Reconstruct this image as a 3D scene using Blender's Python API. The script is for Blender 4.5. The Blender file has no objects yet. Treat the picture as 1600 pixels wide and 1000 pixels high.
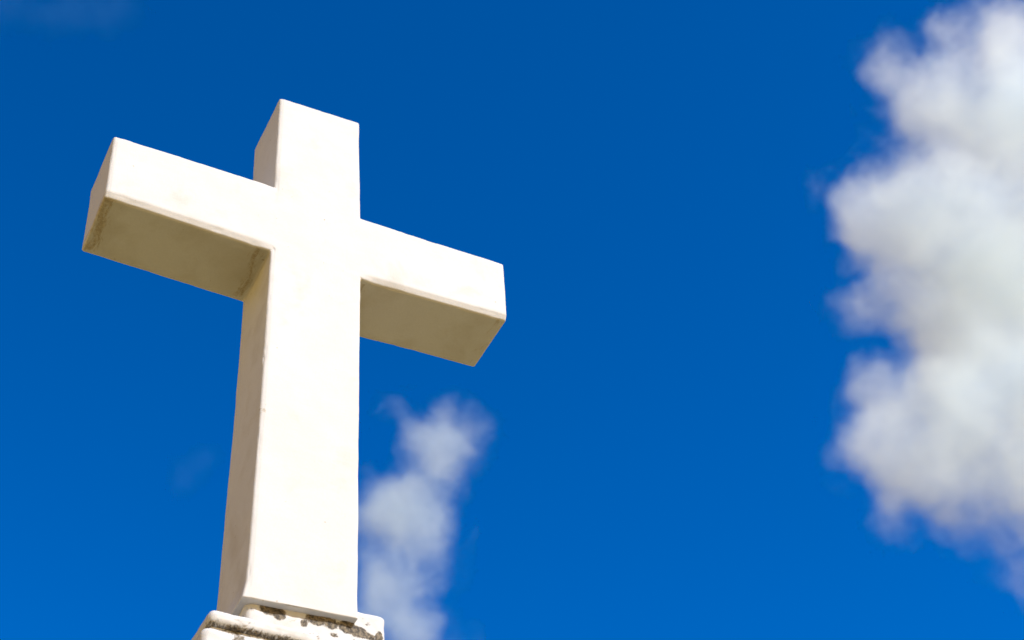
import bpy, bmesh, math, random
from mathutils import Vector, Matrix, Euler, noise

random.seed(7)
SC = bpy.context.scene
COL = SC.collection
R = math.radians

# ------------------------------------------------------------------ camera
FOC = 2559.5                      # focal length in pixels of the 1600 px wide photograph
cam = bpy.data.cameras.new('camera')
camo = bpy.data.objects.new('camera', cam)
COL.objects.link(camo)
camo.location = (-1.2299, -3.3302, -3.8393)
camo.rotation_mode = 'XYZ'
camo.rotation_euler = (2.358688, 0.059804, -0.464651)
cam.sensor_width = 36.0
cam.sensor_fit = 'HORIZONTAL'
cam.lens = 36.0 * FOC / 1600.0
cam.dof.use_dof = True
cam.dof.focus_distance = 4.9
cam.dof.aperture_fstop = 4.0
cam.clip_start = 0.05
cam.clip_end = 20000
SC.camera = camo
GROUND_Z = -5.44

# ------------------------------------------------------------------ light
SUN_EL, SUN_AZ = R(40), R(24)     # azimuth measured from -Y (the front of the cross) towards +X
sdir = Vector((math.sin(SUN_AZ) * math.cos(SUN_EL), -math.cos(SUN_AZ) * math.cos(SUN_EL), math.sin(SUN_EL)))
sun = bpy.data.lights.new('sun', 'SUN')
sun.energy = 3.6
sun.angle = R(0.5)
sun.color = (1.0, 0.99, 0.985)
suno = bpy.data.objects.new('sun', sun)
COL.objects.link(suno)
suno.rotation_euler = (-sdir).to_track_quat('-Z', 'Y').to_euler()
suno.location = sdir * 30

W = bpy.data.worlds.new('World')
SC.world = W
W.use_nodes = True
nt = W.node_tree
nt.nodes.clear()
N = nt.nodes.new
sky = N('ShaderNodeTexSky')
sky.sky_type = 'NISHITA'
sky.sun_disc = False
sky.sun_elevation = SUN_EL
sky.sun_rotation = math.atan2(sdir.x, sdir.y)
sky.altitude = 1800
sky.air_density = 1.0
sky.dust_density = 0.4
sky.ozone_density = 2.0
tc = N('ShaderNodeTexCoord')
sep = N('ShaderNodeSeparateXYZ')
nt.links.new(tc.outputs['Generated'], sep.inputs[0])
# polarised deep blue high up; unseen orange low band added to warm shaded faces
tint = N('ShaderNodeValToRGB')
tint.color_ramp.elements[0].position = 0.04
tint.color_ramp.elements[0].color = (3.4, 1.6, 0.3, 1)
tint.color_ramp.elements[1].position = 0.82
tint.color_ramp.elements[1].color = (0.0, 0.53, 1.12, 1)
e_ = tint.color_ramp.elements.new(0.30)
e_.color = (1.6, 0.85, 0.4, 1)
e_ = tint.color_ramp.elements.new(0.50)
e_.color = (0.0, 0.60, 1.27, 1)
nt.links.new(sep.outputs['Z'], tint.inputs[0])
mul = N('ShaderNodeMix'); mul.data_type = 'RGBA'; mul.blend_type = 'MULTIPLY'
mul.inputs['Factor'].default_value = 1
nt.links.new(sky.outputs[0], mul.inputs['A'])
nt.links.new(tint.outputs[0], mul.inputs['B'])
bg = N('ShaderNodeBackground')
bg.inputs['Strength'].default_value = 0.10
wo = N('ShaderNodeOutputWorld')
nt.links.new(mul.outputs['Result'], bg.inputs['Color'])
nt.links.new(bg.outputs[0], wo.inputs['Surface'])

SC.view_settings.view_transform = 'Standard'
SC.view_settings.look = 'None'
SC.view_settings.exposure = 0.8
SC.view_settings.gamma = 1.0
SC.cycles.volume_bounces = 24
SC.cycles.max_bounces = 26
SC.cycles.volume_step_rate = 1.0
SC.cycles.volume_max_steps = 256

# ------------------------------------------------------------------ helpers
def tag(o, label=None, cat=None, group=None, kind=None):
    if label: o['label'] = label
    if cat: o['category'] = cat
    if group: o['group'] = group
    if kind: o['kind'] = kind
    return o

def empty(name, loc=(0, 0, 0)):
    o = bpy.data.objects.new(name, None)
    o.location = loc
    o.empty_display_size = 0.2
    COL.objects.link(o)
    return o

def link(name, me, parent=None):
    o = bpy.data.objects.new(name, me)
    COL.objects.link(o)
    if parent:
        o.parent = parent
        o.location = -parent.location       # meshes are modelled in world coordinates
    return o

def setc(node, name, v):
    node.inputs[name].default_value = v

# ------------------------------------------------------------------ materials
def paint_material(name, dirt=0.0, stain=((0.035, 0.028, 0.020, 1), (0.27, 0.215, 0.14, 1))):
    """cream limewash on concrete, faint blotches, specks of dirt, fine plaster grain"""
    m = bpy.data.materials.new(name)
    m.use_nodes = True
    t = m.node_tree
    b = t.nodes['Principled BSDF']
    n, L = t.nodes.new, t.links.new
    co = n('ShaderNodeTexCoord')
    geo = n('ShaderNodeNewGeometry')
    def noise_(scale, detail=4, rough=0.55, dist=0.0, vec=None):
        q = n('ShaderNodeTexNoise')
        q.inputs['Scale'].default_value = scale
        q.inputs['Detail'].default_value = detail
        q.inputs['Roughness'].default_value = rough
        q.inputs['Distortion'].default_value = dist
        L(vec or geo.outputs['Position'], q.inputs['Vector'])
        return q.outputs['Fac']
    def ramp(fac, a, b_, ca, cb):
        q = n('ShaderNodeValToRGB')
        q.color_ramp.elements[0].position = a
        q.color_ramp.elements[1].position = b_
        q.color_ramp.elements[0].color = ca
        q.color_ramp.elements[1].color = cb
        L(fac, q.inputs[0])
        return q.outputs[0]
    def mix(fac, A, B):
        q = n('ShaderNodeMix'); q.data_type = 'RGBA'
        if isinstance(fac, float): q.inputs['Factor'].default_value = fac
        else: L(fac, q.inputs['Factor'])
        for k, s in (('A', A), ('B', B)):
            if isinstance(s, tuple): q.inputs[k].default_value = s
            else: L(s, q.inputs[k])
        return q.outputs['Result']
    base = ramp(noise_(3.2, 6, 0.6, 0.4), 0.32, 0.68, (0.535, 0.525, 0.512, 1), (0.575, 0.567, 0.557, 1))
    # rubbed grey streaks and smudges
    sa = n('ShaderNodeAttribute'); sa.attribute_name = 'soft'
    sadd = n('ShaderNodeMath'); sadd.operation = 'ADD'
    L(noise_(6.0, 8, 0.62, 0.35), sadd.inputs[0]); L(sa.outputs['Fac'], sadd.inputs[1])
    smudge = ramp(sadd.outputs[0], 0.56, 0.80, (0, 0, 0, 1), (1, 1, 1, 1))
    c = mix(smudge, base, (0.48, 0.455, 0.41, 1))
    # pin holes and specks
    grain = ramp(noise_(150, 4, 0.7), 0.35, 0.72, (0.86, 0.855, 0.85, 1), (1, 1, 1, 1))
    gm = n('ShaderNodeMix'); gm.data_type = 'RGBA'; gm.blend_type = 'MULTIPLY'; gm.inputs['Factor'].default_value = 0.5
    L(c, gm.inputs['A']); L(grain, gm.inputs['B']); c = gm.outputs['Result']
    speck = ramp(noise_(60, 2, 0.5), 0.74, 0.775, (0, 0, 0, 1), (1, 1, 1, 1))
    c = mix(speck, c, (0.33, 0.27, 0.19, 1))
    if dirt > 0:
        d = ramp(noise_(11, 7, 0.7, 0.8), 0.62 - dirt, 0.68 - dirt * 0.9, (0, 0, 0, 1), (1, 1, 1, 1))
        dd = ramp(noise_(70, 4, 0.6), 0.3, 0.7, (0.05, 0.042, 0.032, 1), (0.26, 0.21, 0.14, 1))
        c = mix(d, c, dd)
    at = n('ShaderNodeAttribute'); at.attribute_name = 'grime'      # weathering stored on the mesh
    gmul = n('ShaderNodeMath'); gmul.operation = 'MULTIPLY_ADD'
    st = n('ShaderNodeVectorMath'); st.operation = 'MULTIPLY'      # runs drawn out along the depth of the cross
    L(geo.outputs['Position'], st.inputs[0]); st.inputs[1].default_value = (1, 0.22, 1)
    L(noise_(85, 5, 0.7, 0.6, st.outputs[0]), gmul.inputs[0]); gmul.inputs[1].default_value = 0.9; gmul.inputs[2].default_value = -0.45
    gs = n('ShaderNodeMath'); gs.operation = 'ADD'
    L(gmul.outputs[0], gs.inputs[0]); L(at.outputs['Fac'], gs.inputs[1])
    gr = ramp(gs.outputs[0], 0.42, 0.58, (0, 0, 0, 1), (1, 1, 1, 1))
    gcol = ramp(noise_(120, 5, 0.7), 0.42, 0.70, stain[0], stain[1])
    c = mix(gr, c, gcol)
    L(c, b.inputs['Base Color'])
    b.inputs['Roughness'].default_value = 0.72
    b.inputs['Specular IOR Level'].default_value = 0.3
    bm1 = n('ShaderNodeBump'); bm1.inputs['Strength'].default_value = 0.22; bm1.inputs['Distance'].default_value = 0.004
    L(noise_(38, 8, 0.65), bm1.inputs['Height'])
    bm2 = n('ShaderNodeBump'); bm2.inputs['Strength'].default_value = 0.25; bm2.inputs['Distance'].default_value = 0.0015
    L(noise_(320, 3, 0.6), bm2.inputs['Height'])
    L(bm1.outputs[0], bm2.inputs['Normal'])
    L(bm2.outputs[0], b.inputs['Normal'])
    return m

MAT_CROSS = paint_material('cream_limewash', stain=((0.33, 0.275, 0.19, 1), (0.50, 0.445, 0.35, 1)))
MAT_BASE = paint_material('weathered_limewash', dirt=0.03)

def ground_material():
    m = bpy.data.materials.new('dry_earth')
    m.use_nodes = True
    t = m.node_tree; b = t.nodes['Principled BSDF']
    geo = t.nodes.new('ShaderNodeNewGeometry')
    q = t.nodes.new('ShaderNodeTexNoise'); q.inputs['Scale'].default_value = 0.35; q.inputs['Detail'].default_value = 12
    t.links.new(geo.outputs['Position'], q.inputs['Vector'])
    r = t.nodes.new('ShaderNodeValToRGB')
    r.color_ramp.elements[0].position = 0.35; r.color_ramp.elements[0].color = (0.245, 0.174, 0.052, 1)
    r.color_ramp.elements[1].position = 0.7; r.color_ramp.elements[1].color = (0.338, 0.242, 0.074, 1)
    t.links.new(q.outputs['Fac'], r.inputs[0])
    # bare earth round the cross, dark scrub farther out, added to limit warm bounce
    ln = t.nodes.new('ShaderNodeVectorMath'); ln.operation = 'LENGTH'; t.links.new(geo.outputs['Position'], ln.inputs[0])
    fr = t.nodes.new('ShaderNodeMapRange'); fr.inputs['From Min'].default_value = 45; fr.inputs['From Max'].default_value = 110
    t.links.new(ln.outputs['Value'], fr.inputs['Value'])
    mx = t.nodes.new('ShaderNodeMix'); mx.data_type = 'RGBA'
    t.links.new(fr.outputs[0], mx.inputs['Factor']); t.links.new(r.outputs[0], mx.inputs['A'])
    mx.inputs['B'].default_value = (0.05, 0.075, 0.06, 1)
    t.links.new(mx.outputs['Result'], b.inputs['Base Color'])
    q2 = t.nodes.new('ShaderNodeTexNoise'); q2.inputs['Scale'].default_value = 14; q2.inputs['Detail'].default_value = 10
    t.links.new(geo.outputs['Position'], q2.inputs['Vector'])
    bp = t.nodes.new('ShaderNodeBump'); bp.inputs['Strength'].default_value = 0.5; bp.inputs['Distance'].default_value = 0.03
    t.links.new(q2.outputs['Fac'], bp.inputs['Height']); t.links.new(bp.outputs[0], b.inputs['Normal'])
    b.inputs['Roughness'].default_value = 0.95
    return m

# ------------------------------------------------------------------ ground
bm = bmesh.new()
S = 9000
NG = 24
# finer near the cross, coarse out to the horizon
ticks = [math.copysign(abs(k / NG) ** 3 * S, k) for k in range(-NG, NG + 1)]
gv = [[bm.verts.new((x, y, GROUND_Z + (0 if max(abs(x), abs(y)) < 6 else noise.noise(Vector((x, y, 0)) * 0.01) * min(3.0, max(abs(x), abs(y)) * 0.004)))) for y in ticks] for x in ticks]
for i in range(2 * NG):
    for j in range(2 * NG):
        bm.faces.new((gv[i][j], gv[i + 1][j], gv[i + 1][j + 1], gv[i][j + 1]))
me = bpy.data.meshes.new('ground'); bm.to_mesh(me); bm.free()
for p in me.polygons: p.use_smooth = True
me.materials.append(ground_material())
tag(link('ground', me), kind='structure')

# ------------------------------------------------------------------ cross
D = 0.2534
CUT = 0.055

def lerp(a, b, t): return a + (b - a) * t

def interp(pts, z):
    pts = sorted(pts)
    if z <= pts[0][0]: return pts[0][1]
    for (a, va), (b, vb) in zip(pts, pts[1:]):
        if z <= b: return lerp(va, vb, (z - a) / (b - a))
    return pts[-1][1]

# hand-cast, so the edges are not quite straight: (z, x) of the two shaft edges
LEFT = [(-1.334, -0.166), (-1.305, -0.1575), (-1.24, -0.1555), (-1.055, -0.154), (-0.585, -0.150), (0, -0.150), (0.29, -0.151), (0.785, -0.153)]
RIGHT = [(-1.345, 0.158), (-1.30, 0.154), (-0.727, 0.154), (0, 0.154), (0.28, 0.153), (0.60, 0.1465), (0.785, 0.144)]
TOPZ = lambda u: lerp(0.772, 0.785, u)
def arm_top(x): return interp([(-0.69, 0.289), (-0.15, 0.297), (0.153, 0.279), (0.69, 0.281)], x)
def arm_bot(x): return interp([(-0.69, 0.004), (-0.15, -0.008), (0.153, -0.012), (0.69, 0.010)], x)
LX = lambda z: lerp(-0.681, -0.686, min(1, max(0, z / 0.29)))
RX = lambda z: lerp(0.680, 0.683, min(1, max(0, z / 0.29)))

# column/row grid: u columns 0..3, v rows 0..3 of a plus shape; each cell split into ~5 cm pieces
def P(ix, u, iz, v):
    """ix in (0,1,2): left arm, shaft, right arm; iz in (0,1,2): lower, arm, top"""
    if iz == 0: z0, z1 = None, None
    # z first guess from shaft position
    if iz == 1:
        zz = v * 0.285
    elif iz == 0:
        zz = -1.332 * (1 - v)
    else:
        zz = 0.285 + v * 0.49
    if ix == 1:
        x = lerp(interp(LEFT, zz), interp(RIGHT, zz), u)
    elif ix == 0:
        x = lerp(LX(zz), interp(LEFT, zz), u)
    else:
        x = lerp(interp(RIGHT, zz), RX(zz), u)
    if iz == 1:
        z = lerp(arm_bot(x), arm_top(x), v)
    elif iz == 0:
        z = lerp(lerp(-1.332, -1.318, u), arm_bot(x), v)
    else:
        z = lerp(arm_top(x), TOPZ(u), v)
    return x, z

cells = {(0, 1): (10, 5), (1, 1): (5, 5), (2, 1): (10, 5), (1, 0): (5, 24), (1, 2): (5, 9)}
bm = bmesh.new()
vmap = {}
def V(x, y, z):
    k = (round(x, 5), round(y, 5), round(z, 5))
    if k not in vmap: vmap[k] = bm.verts.new((x, y, z))
    return vmap[k]
ND = 5
boundary = {}
for (ix, iz), (nu, nv) in cells.items():
    us = [i / nu for i in range(nu + 1)]
    vs_ = [j / nv for j in range(nv + 1)]
    if ix == 1: us[1:1] = [0.055]
    if ix == 0: us[1:1] = [0.030]
    if iz == 1: vs_[1:1] = [0.085]
    for a in range(len(us) - 1):
        for b in range(len(vs_) - 1):
            q = [P(ix, us[a + i], iz, vs_[b + j]) for i, j in ((0, 0), (1, 0), (1, 1), (0, 1))]
            for y, flip in ((0.0, False), (D, True)):
                vs = [V(x, y, z) for x, z in q]
                bm.faces.new(vs if not flip else vs[::-1])
            for e in range(4):
                A, B = q[e], q[(e + 1) % 4]
                ka = (round(A[0], 5), round(A[1], 5)); kb = (round(B[0], 5), round(B[1], 5))
                if (kb, ka) in boundary: del boundary[(kb, ka)]
                else: boundary[(ka, kb)] = (A, B)
for A, B in boundary.values():
    for k in range(ND):
        y0, y1 = D * k / ND, D * (k + 1) / ND
        bm.faces.new((V(B[0], y0, B[1]), V(A[0], y0, A[1]), V(A[0], y1, A[1]), V(B[0], y1, B[1])))
bmesh.ops.recalc_face_normals(bm, faces=bm.faces)
# worn facets: along the lower front arrises of the arms and, slighter, down the left front arrises
for v in bm.verts:
    if abs(v.co.y) > 1e-6: continue
    x, z = v.co.x, v.co.z
    if abs(z - arm_bot(x)) < 0.001 and (x < -0.155 or x > 0.158): v.co.y = 0.0105
    elif (abs(x - interp(LEFT, z)) < 0.001 and not (0.0 < z < 0.28) and z > -1.30) or x < -0.675: v.co.y = 0.0035
bm.normal_update()
# bevel the arrises: the lower front ones are worn wider than the rest
def sharp_edges():
    wide, mid, fine, inner, tiny = [], [], [], [], []
    for e in bm.edges:
        if len(e.link_faces) != 2: continue
        ang = e.calc_face_angle_signed(0)
        if abs(ang) < R(40): continue
        d = (e.verts[0].co - e.verts[1].co)
        c = (e.verts[0].co + e.verts[1].co) / 2
        front = c.y < 0.001 and abs(d.y) < 1e-4
        if ang < 0: inner.append(e)
        elif c.z < -1.30: tiny.append(e)
        else: fine.append(e)
    return wide, mid, fine, inner, tiny
wl = bm.edges.layers.float.new('bevel_weight_edge')
wide, mid, fine, inner, tiny = sharp_edges()
for es, w in ((wide, 1.0), (mid, 0.62), (fine, 0.36), (inner, 0.42), (tiny, 0.16)):
    for e in es: e[wl] = w
me = bpy.data.meshes.new('cross_blank')
bm.to_mesh(me); bm.free()
blank = bpy.data.objects.new('cross_blank', me)
COL.objects.link(blank)
mb = blank.modifiers.new('bevel', 'BEVEL')
mb.limit_method = 'WEIGHT'
mb.width = 0.021
mb.segments = 4
mb.profile = 0.5
ms = blank.modifiers.new('sub', 'SUBSURF')
ms.subdivision_type = 'SIMPLE'
ms.levels = ms.render_levels = 2
dg = bpy.context.evaluated_depsgraph_get()
fin = bpy.data.meshes.new_from_object(blank.evaluated_get(dg))
bpy.data.objects.remove(blank)

def fbm(p, s, o=4):
    return noise.fractal(p * s, 1.0, 2.0, o)

def wobble(me, amp=1.0):
    ns = [v.normal.copy() for v in me.vertices]
    for v, n in zip(me.vertices, ns):
        p = v.co.copy()
        d = 0.0016 * fbm(p, 3.0, 3) + 0.0008 * fbm(p + Vector((9, 2, 4)), 14, 4)
        # chips along the arrises
        side = abs(n.x) + abs(n.y) + abs(n.z)
        if side > 1.2:
            d -= 0.004 * max(0, fbm(p + Vector((3, 7, 1)), 26, 4) - 0.22)
        v.co = p + n * d * amp
    me.update()
wobble(fin)

def split_mesh(src, keep, name, mat):
    """faces of src whose centre passes keep(), with the source's smooth normals kept at the cut"""
    b = bmesh.new(); b.from_mesh(src)
    src_n = {}
    for v in b.verts:                       # normals weighted by face area keep the flats flat
        n = Vector()
        for f in v.link_faces: n += f.normal * f.calc_area()
        src_n[(round(v.co.x, 5), round(v.co.y, 5), round(v.co.z, 5))] = n.normalized()
    bmesh.ops.delete(b, geom=[f for f in b.faces if not keep(f.calc_center_median())], context='FACES')
    for f in b.faces: f.smooth = True
    m = bpy.data.meshes.new(name); b.to_mesh(m); b.free()
    m.normals_split_custom_set_from_vertices([src_n[(round(v.co.x, 5), round(v.co.y, 5), round(v.co.z, 5))] for v in m.vertices])
    m.materials.clear(); m.materials.append(mat)
    return m

def soft_attr(me, fn):
    a = me.attributes.new('soft', 'FLOAT', 'POINT')
    a.data.foreach_set('value', [fn(v.co) for v in me.vertices])

def grime_attr(me, fn):
    a = me.attributes.new('grime', 'FLOAT', 'POINT')
    a.data.foreach_set('value', [fn(v.co) for v in me.vertices])

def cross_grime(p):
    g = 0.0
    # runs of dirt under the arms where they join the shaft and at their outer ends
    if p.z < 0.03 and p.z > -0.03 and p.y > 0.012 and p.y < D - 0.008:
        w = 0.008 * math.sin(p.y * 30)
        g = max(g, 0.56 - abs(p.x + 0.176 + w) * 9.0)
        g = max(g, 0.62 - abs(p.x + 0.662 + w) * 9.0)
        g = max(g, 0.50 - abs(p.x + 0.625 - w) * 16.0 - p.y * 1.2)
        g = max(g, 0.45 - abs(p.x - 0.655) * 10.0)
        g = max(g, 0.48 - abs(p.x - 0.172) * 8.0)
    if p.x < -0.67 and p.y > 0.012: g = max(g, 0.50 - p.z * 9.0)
    # chipped left arris of the shaft, rubbed marks on the front
    if p.y < 0.02 and p.x < -0.13:
        g = max(g, 0.46 - abs(p.z + 0.68) * 3.0)
    for x, z in ((-0.01, -0.13), (0.05, -0.14), (0.03, -0.36), (-0.20, 0.13), (-0.09, 0.27)):
        if p.y < 0.01: g = max(g, 0.44 - math.hypot(p.x - x, p.z - z) * 9.0)
    return max(0.0, g)

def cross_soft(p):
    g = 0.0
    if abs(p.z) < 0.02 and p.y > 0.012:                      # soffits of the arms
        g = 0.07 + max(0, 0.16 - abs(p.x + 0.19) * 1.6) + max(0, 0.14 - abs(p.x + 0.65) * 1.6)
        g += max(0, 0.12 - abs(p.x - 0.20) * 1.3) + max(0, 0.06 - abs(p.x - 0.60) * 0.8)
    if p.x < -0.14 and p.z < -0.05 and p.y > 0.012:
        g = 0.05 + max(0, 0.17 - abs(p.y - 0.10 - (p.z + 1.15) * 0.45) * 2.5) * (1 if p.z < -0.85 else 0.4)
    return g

croot = empty('stone_cross', (0, D / 2, -1.33))
tag(croot, 'large white painted stone cross standing on the weathered moulded pedestal', 'cross')
for nm, keep in (('upright', lambda c: abs(c.x) < 0.178), ('arm', lambda c: c.x <= -0.178), ('arm', lambda c: c.x >= 0.178)):
    m = split_mesh(fin, keep, nm, MAT_CROSS)
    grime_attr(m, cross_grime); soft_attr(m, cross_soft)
    link(nm, m, croot)

# ------------------------------------------------------------------ pedestal
def slab(x0, x1, y0, y1, z0, z1, bev=0.012, voxel=0.006, amp=1.0):
    """a block with worn round arrises and the uneven surface of trowelled plaster"""
    bm = bmesh.new()
    bmesh.ops.create_cube(bm, size=1.0, matrix=Matrix.Translation(((x0 + x1) / 2, (y0 + y1) / 2, (z0 + z1) / 2)) @ Matrix.Diagonal((x1 - x0, y1 - y0, z1 - z0, 1)))
    bmesh.ops.bevel(bm, geom=bm.edges[:], offset=bev, segments=5, profile=0.5, affect='EDGES')
    me = bpy.data.meshes.new('slab'); bm.to_mesh(me); bm.free()
    o = bpy.data.objects.new('slab', me); COL.objects.link(o)
    rm = o.modifiers.new('remesh', 'REMESH'); rm.mode = 'VOXEL'; rm.voxel_size = voxel
    me = bpy.data.meshes.new_from_object(o.evaluated_get(bpy.context.evaluated_depsgraph_get()))
    bpy.data.objects.remove(o)
    for v, n in [(v, v.normal.copy()) for v in me.vertices]:
        p = v.co.copy()
        v.co = p + n * amp * (0.004 * fbm(p, 9, 3) + 0.0022 * fbm(p + Vector((5, 1, 8)), 34, 4))
    for f in me.polygons: f.use_smooth = True
    me.update()
    return me

def blobs(specs):
    """grime from a list of (x, z, rx, rz, strength) patches on a front face"""
    def fn(p):
        g = 0.0
        for x, z, rx, rz, s in specs:
            g = max(g, s * (1 - ((p.x - x) / rx) ** 2 - ((p.z - z) / rz) ** 2))
        return max(0.0, g)
    return fn

proot = empty('pedestal', (0, D / 2, GROUND_Z))
tag(proot, 'white limewashed moulded pedestal under the cross with black lichen stains', 'pedestal')
def ped(name, me, g=None, mat=None):
    me.materials.clear(); me.materials.append(mat or MAT_BASE); me.name = name
    grime_attr(me, g or (lambda p: 0.0))
    return link(name, me, proot)
# collar directly under the shaft, reaching out further on the right
ped('collar', slab(-0.145, 0.247, 0.023, 0.30, -1.43, -1.270, 0.016, 0.005, 0.8),
    blobs([(-0.085, -1.335, 0.036, 0.026, 1), (-0.055, -1.345, 0.028, 0.026, 1), (0.045, -1.333, 0.038, 0.030, 1.0), (0.085, -1.338, 0.034, 0.026, .9),
           (0.135, -1.335, 0.042, 0.030, 1.0), (0.165, -1.342, 0.034, 0.026, 1), (0.195, -1.35, 0.03, 0.018, .8), (0.012, -1.355, 0.018, 0.022, .8), (0.095, -1.37, 0.022, 0.012, .7),
           (0.225, -1.35, 0.018, 0.036, .9), (0.238, -1.40, 0.02, 0.03, .8)]))
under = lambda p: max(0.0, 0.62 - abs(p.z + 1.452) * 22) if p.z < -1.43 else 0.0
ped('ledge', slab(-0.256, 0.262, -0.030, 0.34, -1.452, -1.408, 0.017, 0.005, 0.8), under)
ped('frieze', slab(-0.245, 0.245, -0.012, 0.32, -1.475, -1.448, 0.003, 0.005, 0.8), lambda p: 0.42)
ped('moulding', slab(-0.272, 0.272, -0.038, 0.35, -1.545, -1.468, 0.02, 0.006, 0.9), lambda p: max(0.0, 0.5 - abs(p.z + 1.535) * 18))
ped('pillar', slab(-0.235, 0.235, -0.005, 0.315, -4.95, -1.54, 0.012, 0.012, 1.0), lambda p: max(0.0, 0.4 - abs(p.z + 1.56) * 4))
ped('base_step', slab(-0.40, 0.40, -0.17, 0.48, -5.20, -4.94, 0.02, 0.012, 1.0))
ped('base_step', slab(-0.62, 0.62, -0.39, 0.70, -5.50, -5.195, 0.02, 0.012, 1.0))

# ------------------------------------------------------------------ clouds
CR = Euler(camo.rotation_euler).to_matrix()
def pix(x, y, dist):
    d = CR @ Vector(((x - 800) / FOC, -(y - 500) / FOC, -1))
    return camo.location + d * dist

def make_cloud(label, cx, cy, dist, puffs, density, thr, amp, nscale, seed, soft=0.35, voxel=0.12, lean=-0.8, warp=0.8, tone=(0.87, 0.963, 1.0, 1), group='clouds in the sky'):
    """one cloud: a closed lumpy hull holding a scattering vapour whose density follows the same puffs"""
    u = dist / FOC * 100.0                     # metres per local unit
    c = pix(cx, cy, dist)
    rnd = random.Random(seed)
    loc = []
    for x, y, r, w in puffs:
        z = -(y - cy) / 100 * lean + rnd.uniform(-0.35, 0.35) * r / 100      # the puffs stand as an upright bank
        k = 1 - z * 100 / FOC
        loc.append((Vector((((x - 800) * k - (cx - 800)) / 100, -((y - 500) * k - (cy - 500)) / 100, z)), r * k / 100, w))
    bm = bmesh.new()
    for p, r, w in loc:
        bmesh.ops.create_icosphere(bm, subdivisions=3, radius=r + 0.12, matrix=Matrix.Translation(p))
    me = bpy.data.meshes.new('cloud'); bm.to_mesh(me); bm.free()
    o = bpy.data.objects.new('cloud', me); COL.objects.link(o)
    rm = o.modifiers.new('remesh', 'REMESH'); rm.mode = 'VOXEL'; rm.voxel_size = voxel
    dg = bpy.context.evaluated_depsgraph_get()
    hull = bpy.data.meshes.new_from_object(o.evaluated_get(dg))
    bpy.data.objects.remove(o)
    o = bpy.data.objects.new('cloud', hull); COL.objects.link(o)
    o.matrix_world = Matrix.Translation(c) @ CR.to_4x4() @ Matrix.Scale(u, 4)
    m = bpy.data.materials.new('cloud_vapour'); m.use_nodes = True
    t = m.node_tree; t.nodes.clear(); n, L = t.nodes.new, t.links.new
    tc = n('ShaderNodeTexCoord')
    acc = None
    wn = n('ShaderNodeTexNoise'); wn.inputs['Scale'].default_value = nscale * 1.1; wn.inputs['Detail'].default_value = 6
    L(tc.outputs['Object'], wn.inputs['Vector'])
    wm = n('ShaderNodeVectorMath'); wm.operation = 'MULTIPLY_ADD'
    L(wn.outputs['Color'], wm.inputs[0]); wm.inputs[1].default_value = (warp,) * 3
    L(tc.outputs['Object'], wm.inputs[2])
    sh = n('ShaderNodeVectorMath'); sh.operation = 'SUBTRACT'; L(wm.outputs[0], sh.inputs[0]); sh.inputs[1].default_value = (warp * .5,) * 3
    pos = sh.outputs[0]
    for p, r, w in loc:
        d = n('ShaderNodeVectorMath'); d.operation = 'DISTANCE'; L(pos, d.inputs[0]); d.inputs[1].default_value = p
        k = n('ShaderNodeMapRange'); k.inputs['From Min'].default_value = 0; k.inputs['From Max'].default_value = r
        k.inputs['To Min'].default_value = w; k.inputs['To Max'].default_value = 0
        L(d.outputs['Value'], k.inputs['Value'])
        if acc is None: acc = k.outputs[0]
        else:
            a = n('ShaderNodeMath'); a.operation = 'ADD'; L(acc, a.inputs[0]); L(k.outputs[0], a.inputs[1]); acc = a.outputs[0]
    nz = n('ShaderNodeTexNoise'); nz.inputs['Scale'].default_value = nscale; nz.inputs['Detail'].default_value = 6; nz.inputs['Roughness'].default_value = 0.70
    L(pos, nz.inputs['Vector'])
    f = n('ShaderNodeMath'); f.operation = 'MULTIPLY_ADD'; L(nz.outputs['Fac'], f.inputs[0]); f.inputs[1].default_value = amp; L(acc, f.inputs[2])
    s = n('ShaderNodeMapRange'); s.interpolation_type = 'SMOOTHSTEP'
    s.inputs['From Min'].default_value = thr + amp * 0.5; s.inputs['From Max'].default_value = thr + amp * 0.5 + soft
    s.inputs['To Min'].default_value = 0; s.inputs['To Max'].default_value = density / u
    L(f.outputs[0], s.inputs['Value'])
    v = n('ShaderNodeVolumePrincipled')
    v.inputs['Color'].default_value = tone
    v.inputs['Anisotropy'].default_value = 0.0
    L(s.outputs[0], v.inputs['Density'])
    out = n('ShaderNodeOutputMaterial'); L(v.outputs[0], out.inputs['Volume'])
    hull.materials.clear(); hull.materials.append(m)
    tag(o, label, 'cloud', group)
    return o

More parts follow.
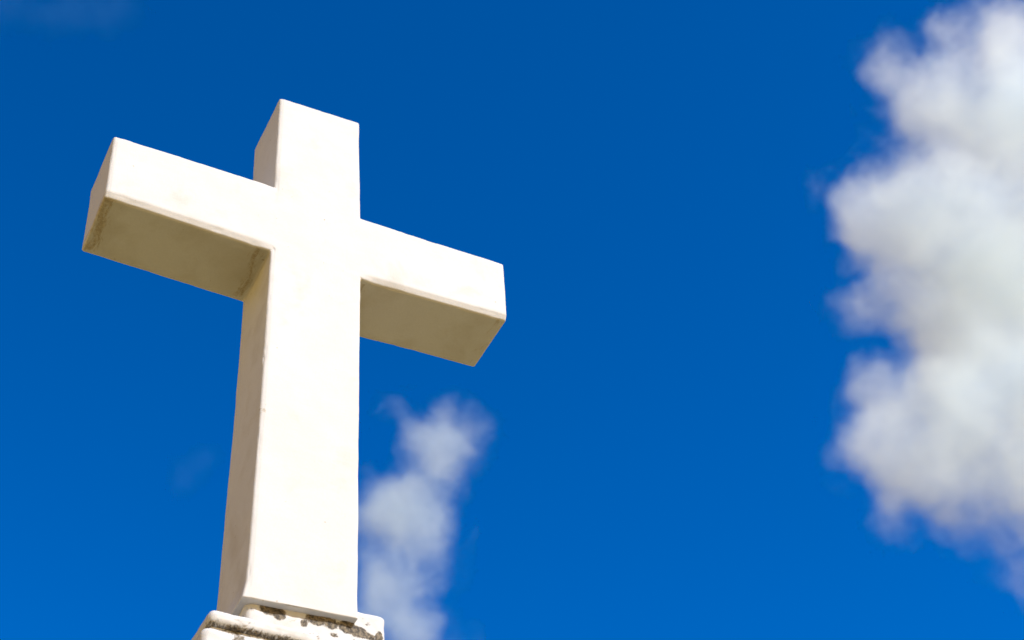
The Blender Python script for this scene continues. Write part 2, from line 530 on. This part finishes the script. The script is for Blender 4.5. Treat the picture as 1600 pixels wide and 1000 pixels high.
BIG = [(1280, 300, 40, .35), (1325, 345, 60, .6), (1372, 120, 55, .5), (1400, 345, 90, .8), (1360, 385, 60, .7), (1405, 420, 75, .8), (1425, 495, 75, .8), (1385, 690, 90, .7), (1395, 625, 60, .6), (1400, 760, 70, .7), (1480, 110, 60, .5), (1385, 95, 62, .65), (1465, 50, 60, .8), (1565, 55, 100, 1), (1610, 150, 150, 1), (1500, 200, 130, 1), (1425, 160, 85, 1),
       (1560, 330, 180, 1), (1430, 310, 120, 1), (1345, 335, 75, 1), (1500, 450, 150, 1), (1620, 480, 160, 1), (1330, 480, 55, .6), (1365, 450, 50, .5), (1350, 510, 45, .5),
       (1490, 560, 120, 1), (1570, 620, 160, 1), (1440, 650, 130, 1), (1350, 590, 60, 1), (1345, 700, 75, 1), (1440, 750, 100, 1),
       (1560, 740, 150, 1), (1595, 900, 70, .9), (1385, 810, 55, .8), (1760, 250, 230, 1), (1760, 560, 230, 1), (1700, 770, 140, 1)]
make_cloud('large bright white cloud filling the right edge of the sky', 1550, 450, 1200, BIG, 1.25, 0.10, 1.7, 1.25, 3, soft=1.2, warp=0.95)
SMALL = [(612, 645, 50, .35), (660, 690, 60, .8), (580, 830, 80, .7), (645, 880, 80, .8), (705, 690, 85, 1.1), (655, 760, 90, 1), (600, 800, 80, .9), (670, 830, 70, 1), (590, 900, 70, .9), (630, 950, 80, .9), (670, 1010, 80, .9), (615, 650, 40, .35), (690, 640, 40, .6), (700, 880, 40, .4), (560, 1000, 120, .7)]
make_cloud('small thin wispy cloud low behind the cross shaft', 640, 830, 1500, SMALL, 0.95, 0.16, 1.7, 1.35, 5, soft=1.2, warp=0.95, tone=(0.80, 0.948, 1.0, 1))

WISP = [(20, 8, 70, .9), (90, 22, 60, .9), (150, 5, 80, .9), (200, 20, 60, .8), (-60, -10, 120, 1)]
make_cloud('faint thin veil of cloud in the top left corner of the sky', 80, 5, 1700, WISP, 0.05, 0.2, 1.5, 1.3, 9, soft=1.2, tone=(0.30, 0.80, 1.0, 1))

SCRAP = [(300, 735, 55, .9), (275, 760, 45, .8), (320, 705, 40, .8)]
make_cloud('barely visible scrap of haze left of the lower cross shaft', 300, 735, 1900, SCRAP, 0.05, 0.25, 1.5, 1.3, 12, soft=1.2, tone=(0.35, 0.82, 1.0, 1))
